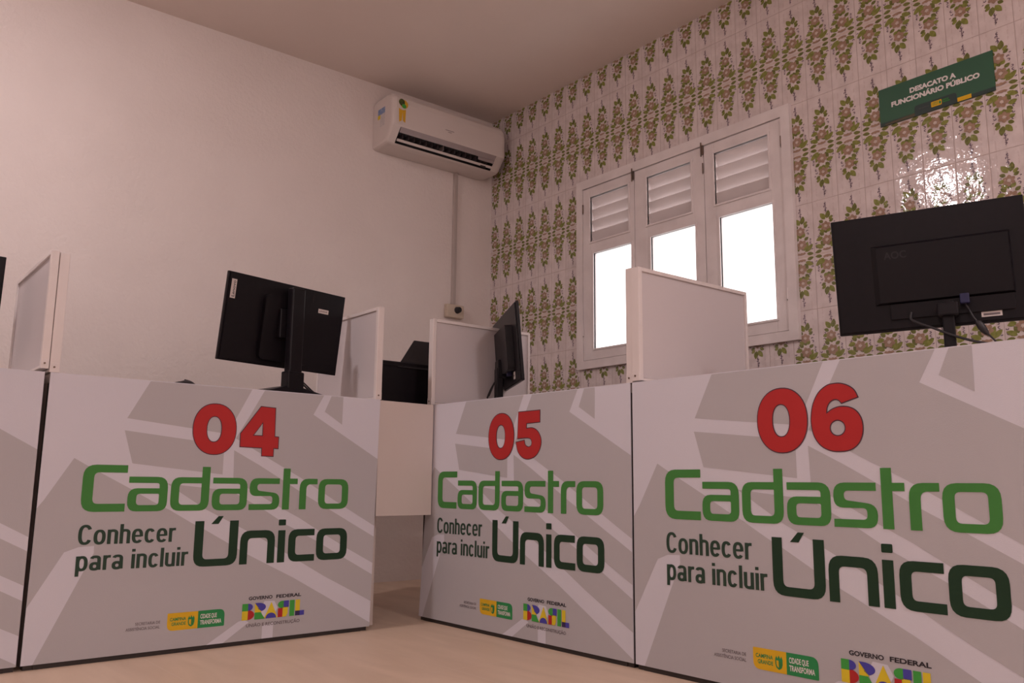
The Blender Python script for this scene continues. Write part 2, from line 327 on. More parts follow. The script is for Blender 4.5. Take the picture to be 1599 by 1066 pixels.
def digit(ch, x0, x1, z0=.557, z1=.7085):
    """heavy red numeral as (outline, holes), fitted to a box"""
    if ch == '0': o = ell(.5, .5, .5, .5, 44, 2.15); hs = [ell(.485, .497, .170, .250, 32, 2.2)]
    elif ch == '6':
        px = [(690,222),(672,182),(640,154),(600,138),(565,135),(520,142),(470,178),(435,240),(420,310),(420,370),(435,432),(470,482),(520,510),(575,517),(632,510),(677,480),(702,432),(708,382),(700,335),(675,295),(635,272),(585,267),(545,278),(512,298),(516,268),(532,240),(556,227),(580,231),(597,250)]
        px = catmull2(px, {0, 23, 28}); o = [((x-420)/288, 1-(y-135)/382) for x, y in px]; hs = [[((x-420)/288, 1-(y-135)/382) for x, y in ell(569, 386, 42, 43, 24)]]
    elif ch == '5':
        px = [(763,200),(907,190),(907,272),(820,280),(818,312),(860,310),(895,335),(915,390),(907,450),(877,500),(830,521),(790,510),(760,470),(747,408),(805,393),(812,425),(832,438),(849,428),(853,405),(845,385),(828,379),(790,381),(757,385)]
        px = [(x, y+(x-747)*.06) for x, y in px]; px = catmull2(px, {0, 1, 2, 3, 4, 13, 14, 22}); ys = [p[1] for p in px]; a, b_ = min(ys), max(ys)
        o = [((x-747)/168, 1-(y-a)/(b_-a)) for x, y in px]; hs = []
    else:
        px = [(565,193),(693,200),(683,428),(718,430),(712,524),(672,522),(668,585),(565,582),(568,520),(382,513),(387,410)]; hp = [(580,320),(575,423),(497,422)]
        f = lambda x, y: ((x+(y-193)*25/385-390)/340, 1-(y-193-(x-382)*.018)/386); o = [f(*p) for p in px]; hs = [[f(*p) for p in hp]]
    g = lambda l: [(x0+x*(x1-x0), z0+y*(z1-z0)) for x, y in l]
    return g(o), [g(h) for h in hs]

def arc2(cx, cy, rx, ry, a0, a1, n=14, p=2.5):
    o = []
    for k in range(n+1):
        a = rad(a0+(a1-a0)*k/n); c, s_ = cos(a), sin(a); o.append((cx+rx*math.copysign(abs(c)**(2/p), c), cy+ry*math.copysign(abs(s_)**(2/p), s_)))
    return o
def stroke(path, wd):
    L_, R_ = [], []; P = [Vector(q) for q in path]; P = [P[0]]+[P[i] for i in range(1, len(P)) if (P[i]-P[i-1]).length > 1e-5]
    for i, q in enumerate(P):
        t = (P[min(i+1, len(P)-1)]-P[max(i-1, 0)]).normalized(); n = Vector((-t.y, t.x))*wd/2; L_.append(tuple(q+n)); R_.append(tuple(q-n))
    return L_+R_[::-1]
def slogan(text, x0, x1, base, cap):
    """condensed grotesque lettering: list of (outline, holes)"""
    S_ = .134; h = S_/2; X = .735; G = .058; out = []; x = 0
    def st(path): out.append((stroke([(x+a, b) for a, b in path], S_), []))
    def bar(a0, a1, b0, b1): out.append(([(x+a0, b0), (x+a1, b0), (x+a1, b1), (x+a0, b1)], []))
    def ringg(cx, cy, rx, ry): out.append((ell(x+cx, cy, rx+h, ry+h, 28, 2.4), [ell(x+cx, cy, rx-h, ry-h, 24, 2.4)]))
    for ch in text:
        if ch == ' ': x += .24; continue
        w_ = dict(C=.50, o=.44, n=.40, h=.40, e=.43, c=.41, r=.27, p=.43, a=.43, i=S_, l=S_, u=.40)[ch]; c = w_/2; rx = c-h
        if ch == 'C': st(arc2(c, .5, rx, .505-h, 32, 328, 24))
        elif ch == 'o': ringg(c, X/2, rx, X/2+.01-h)
        elif ch == 'c': st(arc2(c, X/2, rx, X/2+.01-h, 35, 325, 20))
        elif ch == 'e': st(arc2(c, X/2, rx, X/2+.01-h, -8, -322+360-360, 2)) if False else st([(w_-h, X/2-.03)]+arc2(c, X/2, rx, X/2+.01-h, 5, 322, 22)); bar(h, w_-h, X/2-.045, X/2+.055)
        elif ch in 'nh': bar(0, S_, 0, X if ch == 'n' else 1.0); st([(h, X*.55)]+arc2(c, X-.20, rx, .21-h, 178, 0, 12)+[(w_-h, 0)])
        elif ch == 'u': bar(w_-S_, w_, 0, X); st([(h, X)]+arc2(c, .20, rx, .21-h, 180, 358, 12)+[(w_-h, X*.45)])
        elif ch == 'r': bar(0, S_, 0, X); st([(h, X*.5)]+arc2(.24, X-.24, .24-h, .24-h+.005, 178, 82, 8))
        elif ch == 'p': bar(0, S_, -.26, X); ringg(c, X/2, rx, X/2+.01-h)
        elif ch == 'a': st(arc2(c-.01, X-.19, rx-.01, .20-h, 165, 5, 12)+[(w_-h-.01, .02)]); ringg(c-.02, .205, rx-.02, .215-h)
        elif ch == 'i': bar(0, S_, 0, X); bar(0, S_, .86, 1.0)
        elif ch == 'l': bar(0, S_, 0, 1.0)
        x += w_+G
    W_ = x-G; f = lambda l: [(x0+a/W_*(x1-x0), base+b*cap) for a, b in l]
    return [(f(o), [f(q) for q in hs]) for o, hs in out]

def build_banner(name, parent, O, d, uoff, scale, s_left, s_right, digits, z0=.0125, full=True, clipn=None):
    """one printed cloth sheet: O origin, d direction, position s = (u-.117)*scale+uoff; edges s_left(z), s_right(z)"""
    mb = MB(); N = Vector((d.y, -d.x, 0)); LAY = .00035; TOP = .762
    S = lambda u: (u-.117)*scale+uoff
    P3 = lambda s, z, k=0: O+d*s+N*(.004+k*LAY)+Vector((0, 0, z))
    def put(flat, fs, m, k): mb.add([P3(S(u), z, k) for u, z in flat], fs, m)
    def poly(outer, m, k, holes=(), doclip=False):
        if doclip:
            for (nx, nz, dd) in edges: outer = clip(outer, (nx, nz), dd)
            if len(outer) < 3: return
        fl, fs = tris(outer, holes); put(fl, fs, m, k)
    # cloth: front face, fold over the top edge, returns at both ends
    zs = [z0+(TOP-z0)*i/12 for i in range(13)]
    L = [s_left(z) for z in zs]; R = [s_right(z) for z in zs]
    for i in range(12): mb.add([P3(L[i], zs[i]), P3(R[i], zs[i]), P3(R[i+1], zs[i+1]), P3(L[i+1], zs[i+1])], [(0, 1, 2, 3)], 'banner')
    th = -N*.0035
    for a in (L, R):
        for i in range(12): mb.add([P3(a[i], zs[i]), P3(a[i+1], zs[i+1]), P3(a[i+1], zs[i+1])+th, P3(a[i], zs[i])+th], [(0, 1, 2, 3)], 'banner')
    mb.add([P3(L[0], z0), P3(R[0], z0), P3(R[0], z0)+th, P3(L[0], z0)+th], [(0, 1, 2, 3)], 'banner')
    mb.add([P3(L[-1], TOP), P3(R[-1], TOP), P3(R[-1], TOP)-N*.03, P3(L[-1], TOP)-N*.03], [(0, 1, 2, 3)], 'banner')
    # clipping half planes in (u,z)
    inv = lambda s: (s-uoff)/scale+.117
    def line(a, b):   # keep left of a->b
        n = (-(b[1]-a[1]), b[0]-a[0]); return (n[0], n[1], n[0]*a[0]+n[1]*a[1])
    a0, a1 = (inv(L[0]), z0), (inv(L[-1]), TOP); b0, b1 = (inv(R[0]), z0), (inv(R[-1]), TOP)
    edges = [line(a1, a0), line(b0, b1), (0, 1, z0), (0, -1, -TOP+.0005)]
    for g in GREYS: poly(g, 'band', 1, doclip=True)
    poly(G3, 'band', 1, doclip=True)
    for g in STAR: poly(g, 'banner', 2, doclip=True)
    if not full: return mb.build(name, parent, recalc=False)
    for o, hs in word_cadastro(): poly(o, 'green', 3, hs)
    for o, hs in word_unico(): poly(o, 'dgreen', 3, hs)
    for q, (o, hs) in enumerate(slogan('Conhecer', .118, .380, .3075, .0525)+slogan('para incluir', .1180, .4205, .2395, .0525)): poly(o, 'txt', 3+.12*(q % 3), hs)
    for ch, x0, x1 in ((digits[0], .409, .5435), (digits[1], .553, .684 if digits[1] == '4' else .6765)):
        o, hs = digit(ch, x0, x1); poly(grow(o, .0013), 'outline', 3, [grow(h, -.0013) for h in hs]); poly(grow(o, -.0012), 'red', 4, [grow(h, .0012) for h in hs])
    # small logos
    put(*text_fit('SECRETARIA DE', .286, .3545, .0855, .0075, .004), 'grey_ink', 3); put(*text_fit('ASSISTÊNCIA SOCIAL', .2615, .3545, .0725, .0075, .004), 'grey_ink', 3)
    poly(rounded([(.374, .062), (.4625, .062), (.4625, .110), (.374, .110)], [.018, 0, 0, .003]), 'yellow', 3)
    poly(rounded([(.4625, .062), (.5425, .062), (.5425, .110), (.4625, .110)], [0, .003, .018, 0]), 'logogreen', 3)
    put(*text_fit('CAMPINA', .3815, .4275, .0885, .0085, .022), 'logogreen', 4); put(*text_fit('GRANDE', .3865, .4275, .0755, .0085, .022), 'logogreen', 4)
    put(*text_fit('CIDADE QUE', .4695, .5185, .0885, .0115, .022), 'white_ink', 4); put(*text_fit('TRANSFORMA', .4695, .5335, .0715, .0115, .022), 'white_ink', 4)
    poly([(.4335,.092),(.4365,.099),(.4395,.093),(.443,.1005),(.4465,.093),(.4495,.099),(.4525,.092),(.4525,.081),(.450,.073),(.443,.0685),(.436,.073),(.4335,.081)], 'logogreen', 4)
    poly([(.4365,.089),(.4425,.089),(.4425,.073),(.4385,.076),(.4365,.081)], 'yellow', 5); poly([(.4435,.087),(.4495,.087),(.4495,.081),(.4475,.076),(.4435,.073)], 'green', 5)
    put(*text_fit('GOVERNO', .616, .693, .1280, .0092, .035), 'black_ink', 3); put(*text_fit('FEDERAL', .7055, .7905, .1280, .0092, .035), 'black_ink', 3)
    put(*text_fit('UNIÃO E RECONSTRUÇÃO', .612, .789, .0500, .0088, .014), 'grey_ink', 3)
    bx, bw, bz, bh = .5965, .2065, .0705, .0475
    def B(pts, m, k=4): poly([(bx+x*bw, bz+y*bh) for x, y in pts], m, k)
    def half(cx, cy, rx, ry, a0, a1, n=12): return [(cx+rx*cos(rad(a0+(a1-a0)*i/n)), cy+ry*sin(rad(a0+(a1-a0)*i/n))) for i in range(n+1)]
    B([(0,.55),(.09,.55),(.09,1),(0,1)], 'bgreen'); B([(0,0),(.09,0),(.09,.55),(0,.55)], 'byellow')
    B(half(.09, .775, .075, .225, -90, 90), 'blue'); B(half(.09, .3, .10, .30, -90, 90), 'red')
    B([(.195,1),(.245,1)]+half(.245, .72, .125, .28, 90, -60)+[(.30,.48),(.25,.60)], 'blue'); B([(.195,1),(.195,.42),(.305,.42)], 'byellow'); B([(.195,0),(.195,.42),(.29,.42),(.36,0)], 'bgreen', 5)
    B([(.345,0),(.455,1),(.565,0)], 'byellow'); B(half(.455, 0, .085, .33, 0, 180), 'blue', 5)
    B([(.655,.62),(.655,1),(.63,1)]+half(.635, .775, .075, .225, 90, 270)[1:]+[(.655,.55)], 'bgreen'); B([(.655,.58),(.74,.58),(.74,1),(.655,1)], 'blue')
    B([(.565,0),(.64,0),(.64,.55),(.565,.55)], 'red', 5); B([(.64,0),(.70,0),(.725,.2),(.725,.62),(.64,.62)], 'byellow')
    B([(.755,0),(.835,0),(.835,1),(.755,1)], 'bgreen')
    B([(.85,.30),(.925,.30),(.925,1),(.85,1)], 'byellow'); B([(.85,0),(.925,0),(.925,.30),(.85,.30)], 'navy'); B([(.925,0),(1.0,0),(1.0,.30),(.925,.30)], 'blue')
    return mb.build(name, parent, recalc=False)

# ------------------------------------------------------------------ room shell
T = .16; WX0, WX1, WZ0, WZ1 = .772, 1.914, 1.069, 1.936
mb = MB(); mb.box((-T, ROOM_Y-T, -.1), (ROOM_X+T, T, 0), 'floor'); struct(mb.build('floor'))
mb = MB(); mb.box((-T, ROOM_Y-T, HC), (ROOM_X+T, T, HC+.1), 'ceiling'); struct(mb.build('ceiling'))
mb = MB(); mb.box((-T, ROOM_Y, 0), (0, T, HC), 'plaster'); struct(mb.build('wall_left'))
mb = MB(); mb.box((-T, ROOM_Y-T, 0), (ROOM_X+T, ROOM_Y, HC), 'offwhite'); struct(mb.build('wall_near'))
mb = MB(); mb.box((ROOM_X, ROOM_Y, 0), (ROOM_X+T, T, HC), 'offwhite'); struct(mb.build('wall_right'))
# tiled wall with the window opening and its printed motif
mb = MB()
for a, b in (((0, 0, 0), (WX0, T, HC)), ((WX1, 0, 0), (ROOM_X, T, HC)), ((WX0, 0, 0), (WX1, T, WZ0)), ((WX0, 0, WZ1), (WX1, T, HC))): mb.box(a, b, 'tile')
def leafp(x, y, L, W, a):
    pr = [(0, 0), (.18, .36), (.42, .5), (.68, .42), (.88, .2), (1, 0), (.88, -.18), (.66, -.36), (.4, -.42), (.18, -.3)]
    ca, sa = cos(rad(a)), sin(rad(a)); return [(x+ca*p*L-sa*q*W, y+sa*p*L+ca*q*W) for p, q in pr]
def flower(x, y, r, ph=0):
    out = []
    for k in range(6):
        a = 60*k+ph; out.append(('petal', leafp(x+cos(rad(a))*r*.25, y+sin(rad(a))*r*.25, r*.85, r*.85, a)))
    out.append(('pale', ell(x, y, r*.30, r*.30, 9))); out.append(('petal', ell(x, y, r*.13, r*.13, 6))); return out
def curl(x, y, r, a, s=1):
    o = []; i_ = []; n = 7
    for k in range(n+1):
        t = a+s*k*250/n; w_ = .0011+.0006*sin(pi*k/n); o.append((x+(r+w_)*cos(rad(t)), y+(r+w_)*sin(rad(t)))); i_.append((x+(r-w_)*cos(rad(t)), y+(r-w_)*sin(rad(t))))
    return ('scroll', o+i_[::-1])
# motif in metres: x from the column centre, y down from the wide end (0) to the tip (.2086)
MOT = []
MOT += [('petal', [(-.017,.0125),(-.009,.0090),(0,.0080),(.009,.0090),(.017,.0125),(.012,.0185),(.006,.0160),(0,.0185),(-.006,.0160),(-.012,.0185)])]
for x, y, L, W_, a, m in [(.020,.0115,.022,.011,-10,'leaf_dark'),(.014,.020,.028,.014,28,'leaf'),(.010,.026,.022,.013,62,'leaf_dark'),
                          (-.020,.0115,.022,.011,190,'leaf_dark'),(-.013,.019,.034,.015,142,'leaf'),(-.008,.024,.032,.015,118,'leaf'),(-.004,.026,.018,.010,95,'leaf_dark'),
                          (.014,.060,.022,.014,-14,'leaf'),(.010,.068,.018,.012,40,'leaf_dark'),(-.012,.066,.016,.011,150,'leaf_dark'),
                          (0,.074,.021,.015,80,'leaf_dark'),(-.004,.078,.016,.012,125,'leaf'),(.008,.078,.017,.012,40,'leaf'),
                          (.013,.104,.016,.011,-8,'leaf'),(.010,.118,.016,.011,30,'leaf_dark'),(-.012,.116,.015,.010,150,'leaf_dark'),
                          (.003,.128,.027,.015,58,'leaf'),(-.004,.130,.027,.015,102,'leaf_dark'),(-.012,.124,.016,.010,130,'leaf')]:
    MOT.append((m, leafp(x, y, L*1.2, W_*1.34, a)))
MOT += flower(-.002, .048, .019, 12)+flower(.001, .102, .0175, 32)
MOT.append(('petal', leafp(-.004, .030, .012, .010, 60)))
MOT += [curl(-.038, .040, .0042, 0), curl(-.037, .052, .0036, 120, -1), curl(-.034, .064, .0032, 60), curl(.038, .032, .0040, 200), curl(.040, .044, .0032, 30, -1), curl(.030, .070, .0036, 90), curl(.027, .090, .0036, 250, -1),
        curl(-.026, .088, .0036, 30), curl(-.025, .100, .0030, 200, -1), curl(.025, .112, .0034, 60), curl(-.022, .134, .0034, 110), curl(.001, .160, .0040, 20), curl(-.003, .168, .0034, 160, -1), curl(.002, .178, .0034, 300), curl(-.001, .189, .0034, 120, -1),
        ('scroll', leafp(.033, .024, .010, .005, 15)), ('scroll', leafp(-.038, .024, .009, .004, 160)), ('scroll', leafp(0, .152, .050, .0022, 90)), ('scroll', leafp(.030, .060, .008, .004, -20)), ('scroll', leafp(-.028, .112, .007, .004, 170))]
random.seed(3)
MV = {}
for e_, (m, pl) in enumerate(MOT):
    fl, fs = tris(pl); base = len(MV.setdefault(m, [[], []])[0]); MV[m][0].extend([(x, y, e_*.000012) for x, y in fl]); MV[m][1].extend([tuple(i+base for i in f) for f in fs])
def stamp(cx, zj, up, zmin=-9, zmax=9):
    for k, (m, (vs, fs)) in enumerate(MV.items()):
        pts = []
        for x, y, eo in vs:
            X = cx+(x if not up else -x)*1.10; Z = zj+(y if up else -y); pts.append((X, Z, eo))
        ff = [f for f in fs if all(zmin < pts[i][1] < zmax and 0 < pts[i][0] for i in f)]
        lay = {'leaf': .0009, 'leaf_dark': .0004, 'petal': .0016, 'pale': .0022, 'scroll': .0002}[m]
        used = sorted({i for f in ff for i in f}); mp_ = {i: n for n, i in enumerate(used)}
        if used: mb.add([(pts[i][0], -lay-pts[i][2], pts[i][1]) for i in used], [tuple(mp_[i] for i in f) for f in ff], m)
for c in range(0, 36):
    cx = TX0+(c+.5)*TP; below = 7 <= c <= 17
    for k in range(-8, 6):
        zj = TZ0+k*TH
        if k % 2 == 0: continue          # motif grows from the odd joints, both ways
        hid = below and WZ0 < zj < WZ1
        for up in (True, False):
            z1, z2 = (zj, zj+TH) if up else (zj-TH, zj)
            if z2 > HC+.02 and z1 > HC: continue
            if z2 < .6: continue
            if below and z1 > 1.0 and z2 < 1.98: continue
            if below and z2 < 1.15: continue
            stamp(cx, zj, up, zmax=HC, zmin=(1.97 if below and z1 > 1.5 and z1 < 1.97 else (9 if below and z1 < 1.5 else -9)))
    if below: stamp(cx, .931+TH, False, zmax=1.035); stamp(cx, .931-TH, True)
    mb.add([(cx-TP*.40, -.0001, TZ0+TH*j-.0045) for j in ()]+[], [], 'pale')
    for j in (-3, -1, 1, 3):             # pale border strip at the wide joints
        zc = TZ0+TH*j
        if below and .95 < zc < 1.98: continue
        if zc+.006 < HC: mb.add([(max(.001, cx-.045), -.0001, zc-.0042), (cx+.045, -.0001, zc-.0042), (cx+.045, -.0001, zc+.0042), (max(.001, cx-.045), -.0001, zc+.0042)], [(0, 1, 2, 3)], 'pale')
struct(mb.build('wall_back', recalc=False))

# ------------------------------------------------------------------ window
win = bpy.data.objects.new('window_1', None); COL.objects.link(win); win.location = (0, 0, 0); win['kind'] = 'structure'
mb = MB()
fo = [(.7305, 1.030), (1.9555, 1.030), (1.9555, 1.980), (.7305, 1.980)]; fi = [(.773, 1.0695), (1.915, 1.0695), (1.915, 1.936), (.773, 1.936)]
y0, y1 = -.020, .0
for i in range(4):
    j = (i+1) % 4; a, b, c, d_ = fo[i], fo[j], fi[j], fi[i]
    V = [(p[0], y, p[1]) for y in (y0, y1) for p in (a, b, c, d_)]
    mb.add(V, [(0, 1, 2, 3), (4, 5, 6, 7), (0, 1, 5, 4), (2, 3, 7, 6), (1, 2, 6, 5), (3, 0, 4, 7)], 'white_paint')
# reveal lining
mb.box((.760, 0, 1.060), (.773, .14, 1.945), 'white_paint'); mb.box((1.915, 0, 1.060), (1.928, .14, 1.945), 'white_paint')
mb.box((.773, 0, 1.056), (1.915, .14, 1.0690), 'white_paint'); mb.box((.773, 0, 1.9365), (1.915, .14, 1.949), 'white_paint')
mb.build('window_frame', win)
leaves = [(.7745, 1.1185, .826, 1.082, .848, 1.098), (1.1215, 1.5255, 1.200, 1.456, 1.220, 1.4745), (1.5290, 1.9135, 1.583, 1.851, 1.604, 1.862)]
LZ0, LZ1 = 1.072, 1.933
for li, (x0, x1, lx0, lx1, px0, px1) in enumerate(leaves):
    mb = MB(); ya, yb = -.014, .022
    lz0, lz1, pz0, pz1 = 1.656, 1.884, 1.124, 1.594
    for a, b in (((x0, ya, LZ0), (min(lx0, px0), yb, LZ1)), ((max(lx1, px1), ya, LZ0), (x1, yb, LZ1)), ((min(lx0, px0), ya, lz1), (max(lx1, px1), yb, LZ1)),
                 ((min(lx0, px0), ya, pz1), (max(lx1, px1), yb, lz0)), ((min(lx0, px0), ya, LZ0), (max(lx1, px1), yb, pz0))): mb.box(a, b, 'white_paint', .0012)
    if px0 > lx0: mb.box((lx0, ya+.0005, pz0), (px0, yb, pz1), 'white_paint')
    if lx1 < px1: mb.box((lx1, ya+.0005, lz0), (px1, yb, lz1), 'white_paint')
    # raised beads round the two openings
    for (a0, a1, c0, c1) in ((lx0, lx1, lz0, lz1), (px0, px1, pz0, pz1)):
        w_ = .009
        for q in (((a0-w_, ya-.004, c0-w_), (a0, ya+.01, c1+w_)), ((a1, ya-.004, c0-w_), (a1+w_, ya+.01, c1+w_)), ((a0, ya-.004, c0-w_), (a1, ya+.01, c0)), ((a0, ya-.004, c1), (a1, ya+.01, c1+w_))): mb.box(*q, 'white_paint', .001)
    leaf = mb.build('casement', win)
    mb = MB()          # four tilted slats
    for k in range(4):
        zc = lz0+.0305+k*.0565; h_ = .033
        V = [(x, y, z) for x in (lx0, lx1) for (y, z) in ((-.008, zc+.020), (-.003, zc+.024), (.026, zc-.034), (.021, zc-.038))]
        mb.add(V, [(0, 1, 2, 3), (4, 5, 6, 7), (0, 1, 5, 4), (1, 2, 6, 5), (2, 3, 7, 6), (3, 0, 4, 7)], 'slat')
    mb.box((lx0, .012, lz1-.020), (lx1, .0218, lz1-.0002), 'slat')  # added strip that blocks outside light above the top slat
    mb.build('louver', leaf)
    mb = MB(); mb.box((px0-.004, .006, pz0-.004), (px1+.004, .011, pz1+.004), 'pane'); mb.build('pane', leaf)
    mb = MB()
    hx = x0+.002 if li == 0 else x1-.0005
    for hz in (1.215, 1.835): mb.tube([(hx, ya-.004, hz-.022), (hx, ya-.004, hz+.022)], .0032, 'white_paint' if hz < 1.5 else 'dark_metal', 8); mb.tube([(hx, ya-.004, hz-.027), (hx, ya-.004, hz-.022)], .0022, 'dark_metal', 8)
    mb.build('hinge', leaf)
    if li < 2:
        mb = MB(); mb.box((x1-.009, ya-.009, 1.895), (x1+.005, ya-.001, 1.937), 'dark_metal', .0015); mb.tube([(x1-.002, ya-.012, 1.885), (x1-.002, ya-.012, 1.948)], .0032, 'dark_metal', 8); mb.build('bolt', leaf)

# ------------------------------------------------------------------ ceiling lamp and added fill lamps
for i, (lx, ly, st) in enumerate(LAMPS):
    t = thing('ceiling_lamp_or_fill', ['round white ceiling lamp above the aisle near the plastered wall', 'added fill lamp, round and white, farthest from the tiled wall', 'added fill lamp, round and white, nearest the tiled wall'][i], 'lamp', (lx, ly, HC))
    LR = (.08, .15, .15)[i]
    mb = MB(); n = 32; mb.tube([(0, 0, 0), (0, 0, -.022)], LR, 'profile', n); mb.build('lamp_base', t)
    lm = M['lamp'].copy(); lm.node_tree.nodes['Principled BSDF'].inputs['Emission Strength'].default_value = st; M['lamp%d' % i] = lm
    mb = MB(); mb.tube([(0, 0, -.022), (0, 0, -.034), (0, 0, -.042)], [LR-.008, LR-.012, LR*.7], 'lamp%d' % i, n); mb.build('diffuser', t)

# ------------------------------------------------------------------ service desks with printed fronts
R4, R5 = -.0376799, .0099467
d4 = Vector((sin(R4), cos(R4), 0)); d5 = Vector((cos(R5), sin(R5), 0)); N4 = Vector((d4.y, -d4.x, 0)); N5 = Vector((d5.y, -d5.x, 0))
O4 = Vector((1.21761, -2.40682, 0)); O5 = Vector((1.13979, -1.12574, 0)); W5 = .98006
def desk(label, O, d, N, width, uoff, scale, sl, sr, digits, full=True, legs=(0, 0), depth=.56):
    t = thing('service_desk', label, 'desk', tuple(O+d*width/2), 0, 'service desks with printed fronts')
    def TM(): return Matrix.Translation(-(O+d*width/2)) @ Matrix(((d.x, -N.x, 0, O.x), (d.y, -N.y, 0, O.y), (0, 0, 1, 0), (0, 0, 0, 1)))
    Tm = TM()   # local: x along the front, y to the back, z up
    e0, e1 = legs
    mb = MB(); mb.box((.003, .001, .735), (width-.003, depth, .7605), 'laminate', .002, Tm); mb.build('desktop', t)
    for a in (e0+.004, width-e1-.026):
        mb = MB(); mb.box((a, .002, .0), (a+.022, .03, .7345), 'dark_frame', 0, Tm); mb.box((a+.002, .0302, .0), (a+.020, depth-.02, .7345), 'laminate', 0, Tm); mb.build('side_panel', t)
    mb = MB(); mb.box((e0+.0265, -.001, .0), (width-e1-.0265, .018, .05), 'plinth', 0, Tm); mb.box((e0+.0265, .0182, .05), (width-e1-.0265, .03, .7345), 'laminate', 0, Tm); mb.build('plinth', t)
    b = build_banner('printed_banner', t, O-(O+d*width/2), d, uoff, scale, sl, sr, digits, full=full)
    return t
desk('service desk with red number 04 facing the aisle along the plastered wall', O4, d4, N4, 1.0346, .104, .987, lambda z: .001-.004*(1-z/.76), lambda z: 1.0346-.013*(1-z/.76)**1.0, '04', legs=(0, .018))
desk('service desk with red number 05 beside the corner gap, left of desk 06', O5, d5, N5, W5-.003, .050, .990, lambda z: -.053*(1-(z-.011)/.75), lambda z: W5-.0035, '05', legs=(-.052, 0))
desk('service desk with red number 06 under the wide black monitor, right of desk 05', O5+d5*(W5+.0045), d5, N5, 1.03, .113, .999, lambda z: 0, lambda z: 1.03, '06')
desk('service desk at the left edge of the photo, only its grey and lilac end showing', O4-d4*(1.0346+.013), d4, N4, 1.0346, .104, .987, lambda z: 0, lambda z: 1.0346, '', full=False)

# ------------------------------------------------------------------ desk partitions
def partition(label, start, direction, length, thick, z0=.764, z1=1.092, screw_side=1):
    """start: bottom front corner; direction: unit vector from the front edge to the back"""
    d = Vector(direction).normalized(); n = Vector((-d.y, d.x, 0)); t = thing('desk_partition', label, 'partition', (start[0], start[1], z0), 0, 'white framed partitions on the desks')
    Tm = Matrix(((d.x, n.x, 0, 0), (d.y, n.y, 0, 0), (0, 0, 1, -z0), (0, 0, 0, 1))); h = thick/2; p = .018
    mb = MB(); mb.box((p*.5, -h*.55, z0+p*.5), (length-p*.5, h*.55, z1-p*.5), 'partition', 0, Tm); mb.build('panel', t)
    mb = MB()
    mb.box((0, -h, z0), (p*.9, h, z1), 'profile', .0015, Tm); mb.box((length-p*.6, -h, z0), (length, h, z1), 'profile', .0015, Tm)
    mb.box((p*.9, -h, z1-p*.62), (length-p*.6, h, z1), 'profile', .0012, Tm); mb.box((p*.9, -h, z0), (length-p*.6, h, z0+p*.4), 'profile', .001, Tm)
    mb.build('frame', t)
    mb = MB(); mb.box((-.0008, -h*.96, z0-.001), (.006, h*.96, z0+.024), 'profile', .0006, Tm)
    for q in (0,): mb.tube([(-.0025, h*.1, z0+.013), (.0005, h*.1, z0+.013)], .0028, 'dark_metal', 8, Tm)
    mb.build('end_bracket', t)
    return t
LX = Vector((-1, 0, 0)); LY = Vector((0, 1, 0))
e4 = lambda s: O4+d4*s+N4*.002
partition('white framed partition on the leftmost desk, front one of the pair at the left', e4(-.0145), LX, .50, .0205, .772, 1.096)
partition('white framed partition on the left end of desk 04, back one of the pair', e4(.0100), LX, .50, .0255, .7635, 1.093)
partition('white framed partition behind the right edge of the monitor on desk 04', e4(1.028), LX, .46, .024, .7635, 1.087)
partition('white framed partition on the left end of desk 05, behind its edge-on monitor', Vector((1.1115, -1.124, 0)), LY, .474, .026, .765, 1.0875)
p5 = O5+d5*(W5-.0075); p6 = O5+d5*(W5+.019)
partition('white framed partition in front of the window, on the right end of desk 05', Vector((p5.x, p5.y-.001, 0)), LY, .50, .0235, .7625, 1.0925)
partition('white framed partition in front of the window, on the left end of desk 06', Vector((p6.x, p6.y-.004, 0)), LY, .505, .0285, .7665, 1.090)

# ------------------------------------------------------------------ corner table
t = thing('corner_table', 'cream corner table filling the gap between desks 04 and 05', 'table', (.9, -1.2, 0))
Q = Matrix.Translation((-.9, -1.2*-1, 0))
mb = MB(); mb.prism([(.55, -1.343, .740), (1.160, -1.343, .740), (1.150, -1.142, .740), (1.083, -1.142, .740), (1.083, -.45, .740), (.55, -.45, .740)], (0, 0, .0195), 'laminate', Q); mb.build('tabletop', t)
mb = MB(); mb.prism([(1.1785, -1.3735, .368), (1.1555, -1.1345, .368), (1.1445, -1.1345, .368), (1.1675, -1.3735, .368)], (0, 0, .3925), 'laminate', Q); mb.build('apron', t)
for a, b in (((.56, -1.3425, 0), (1.10, -1.3255, .7395)), ((.56, -.47, 0), (.60, -.453, .7395))):
    mb = MB(); mb.box(a, b, 'laminate', 0, Q); mb.build('leg_panel', t)

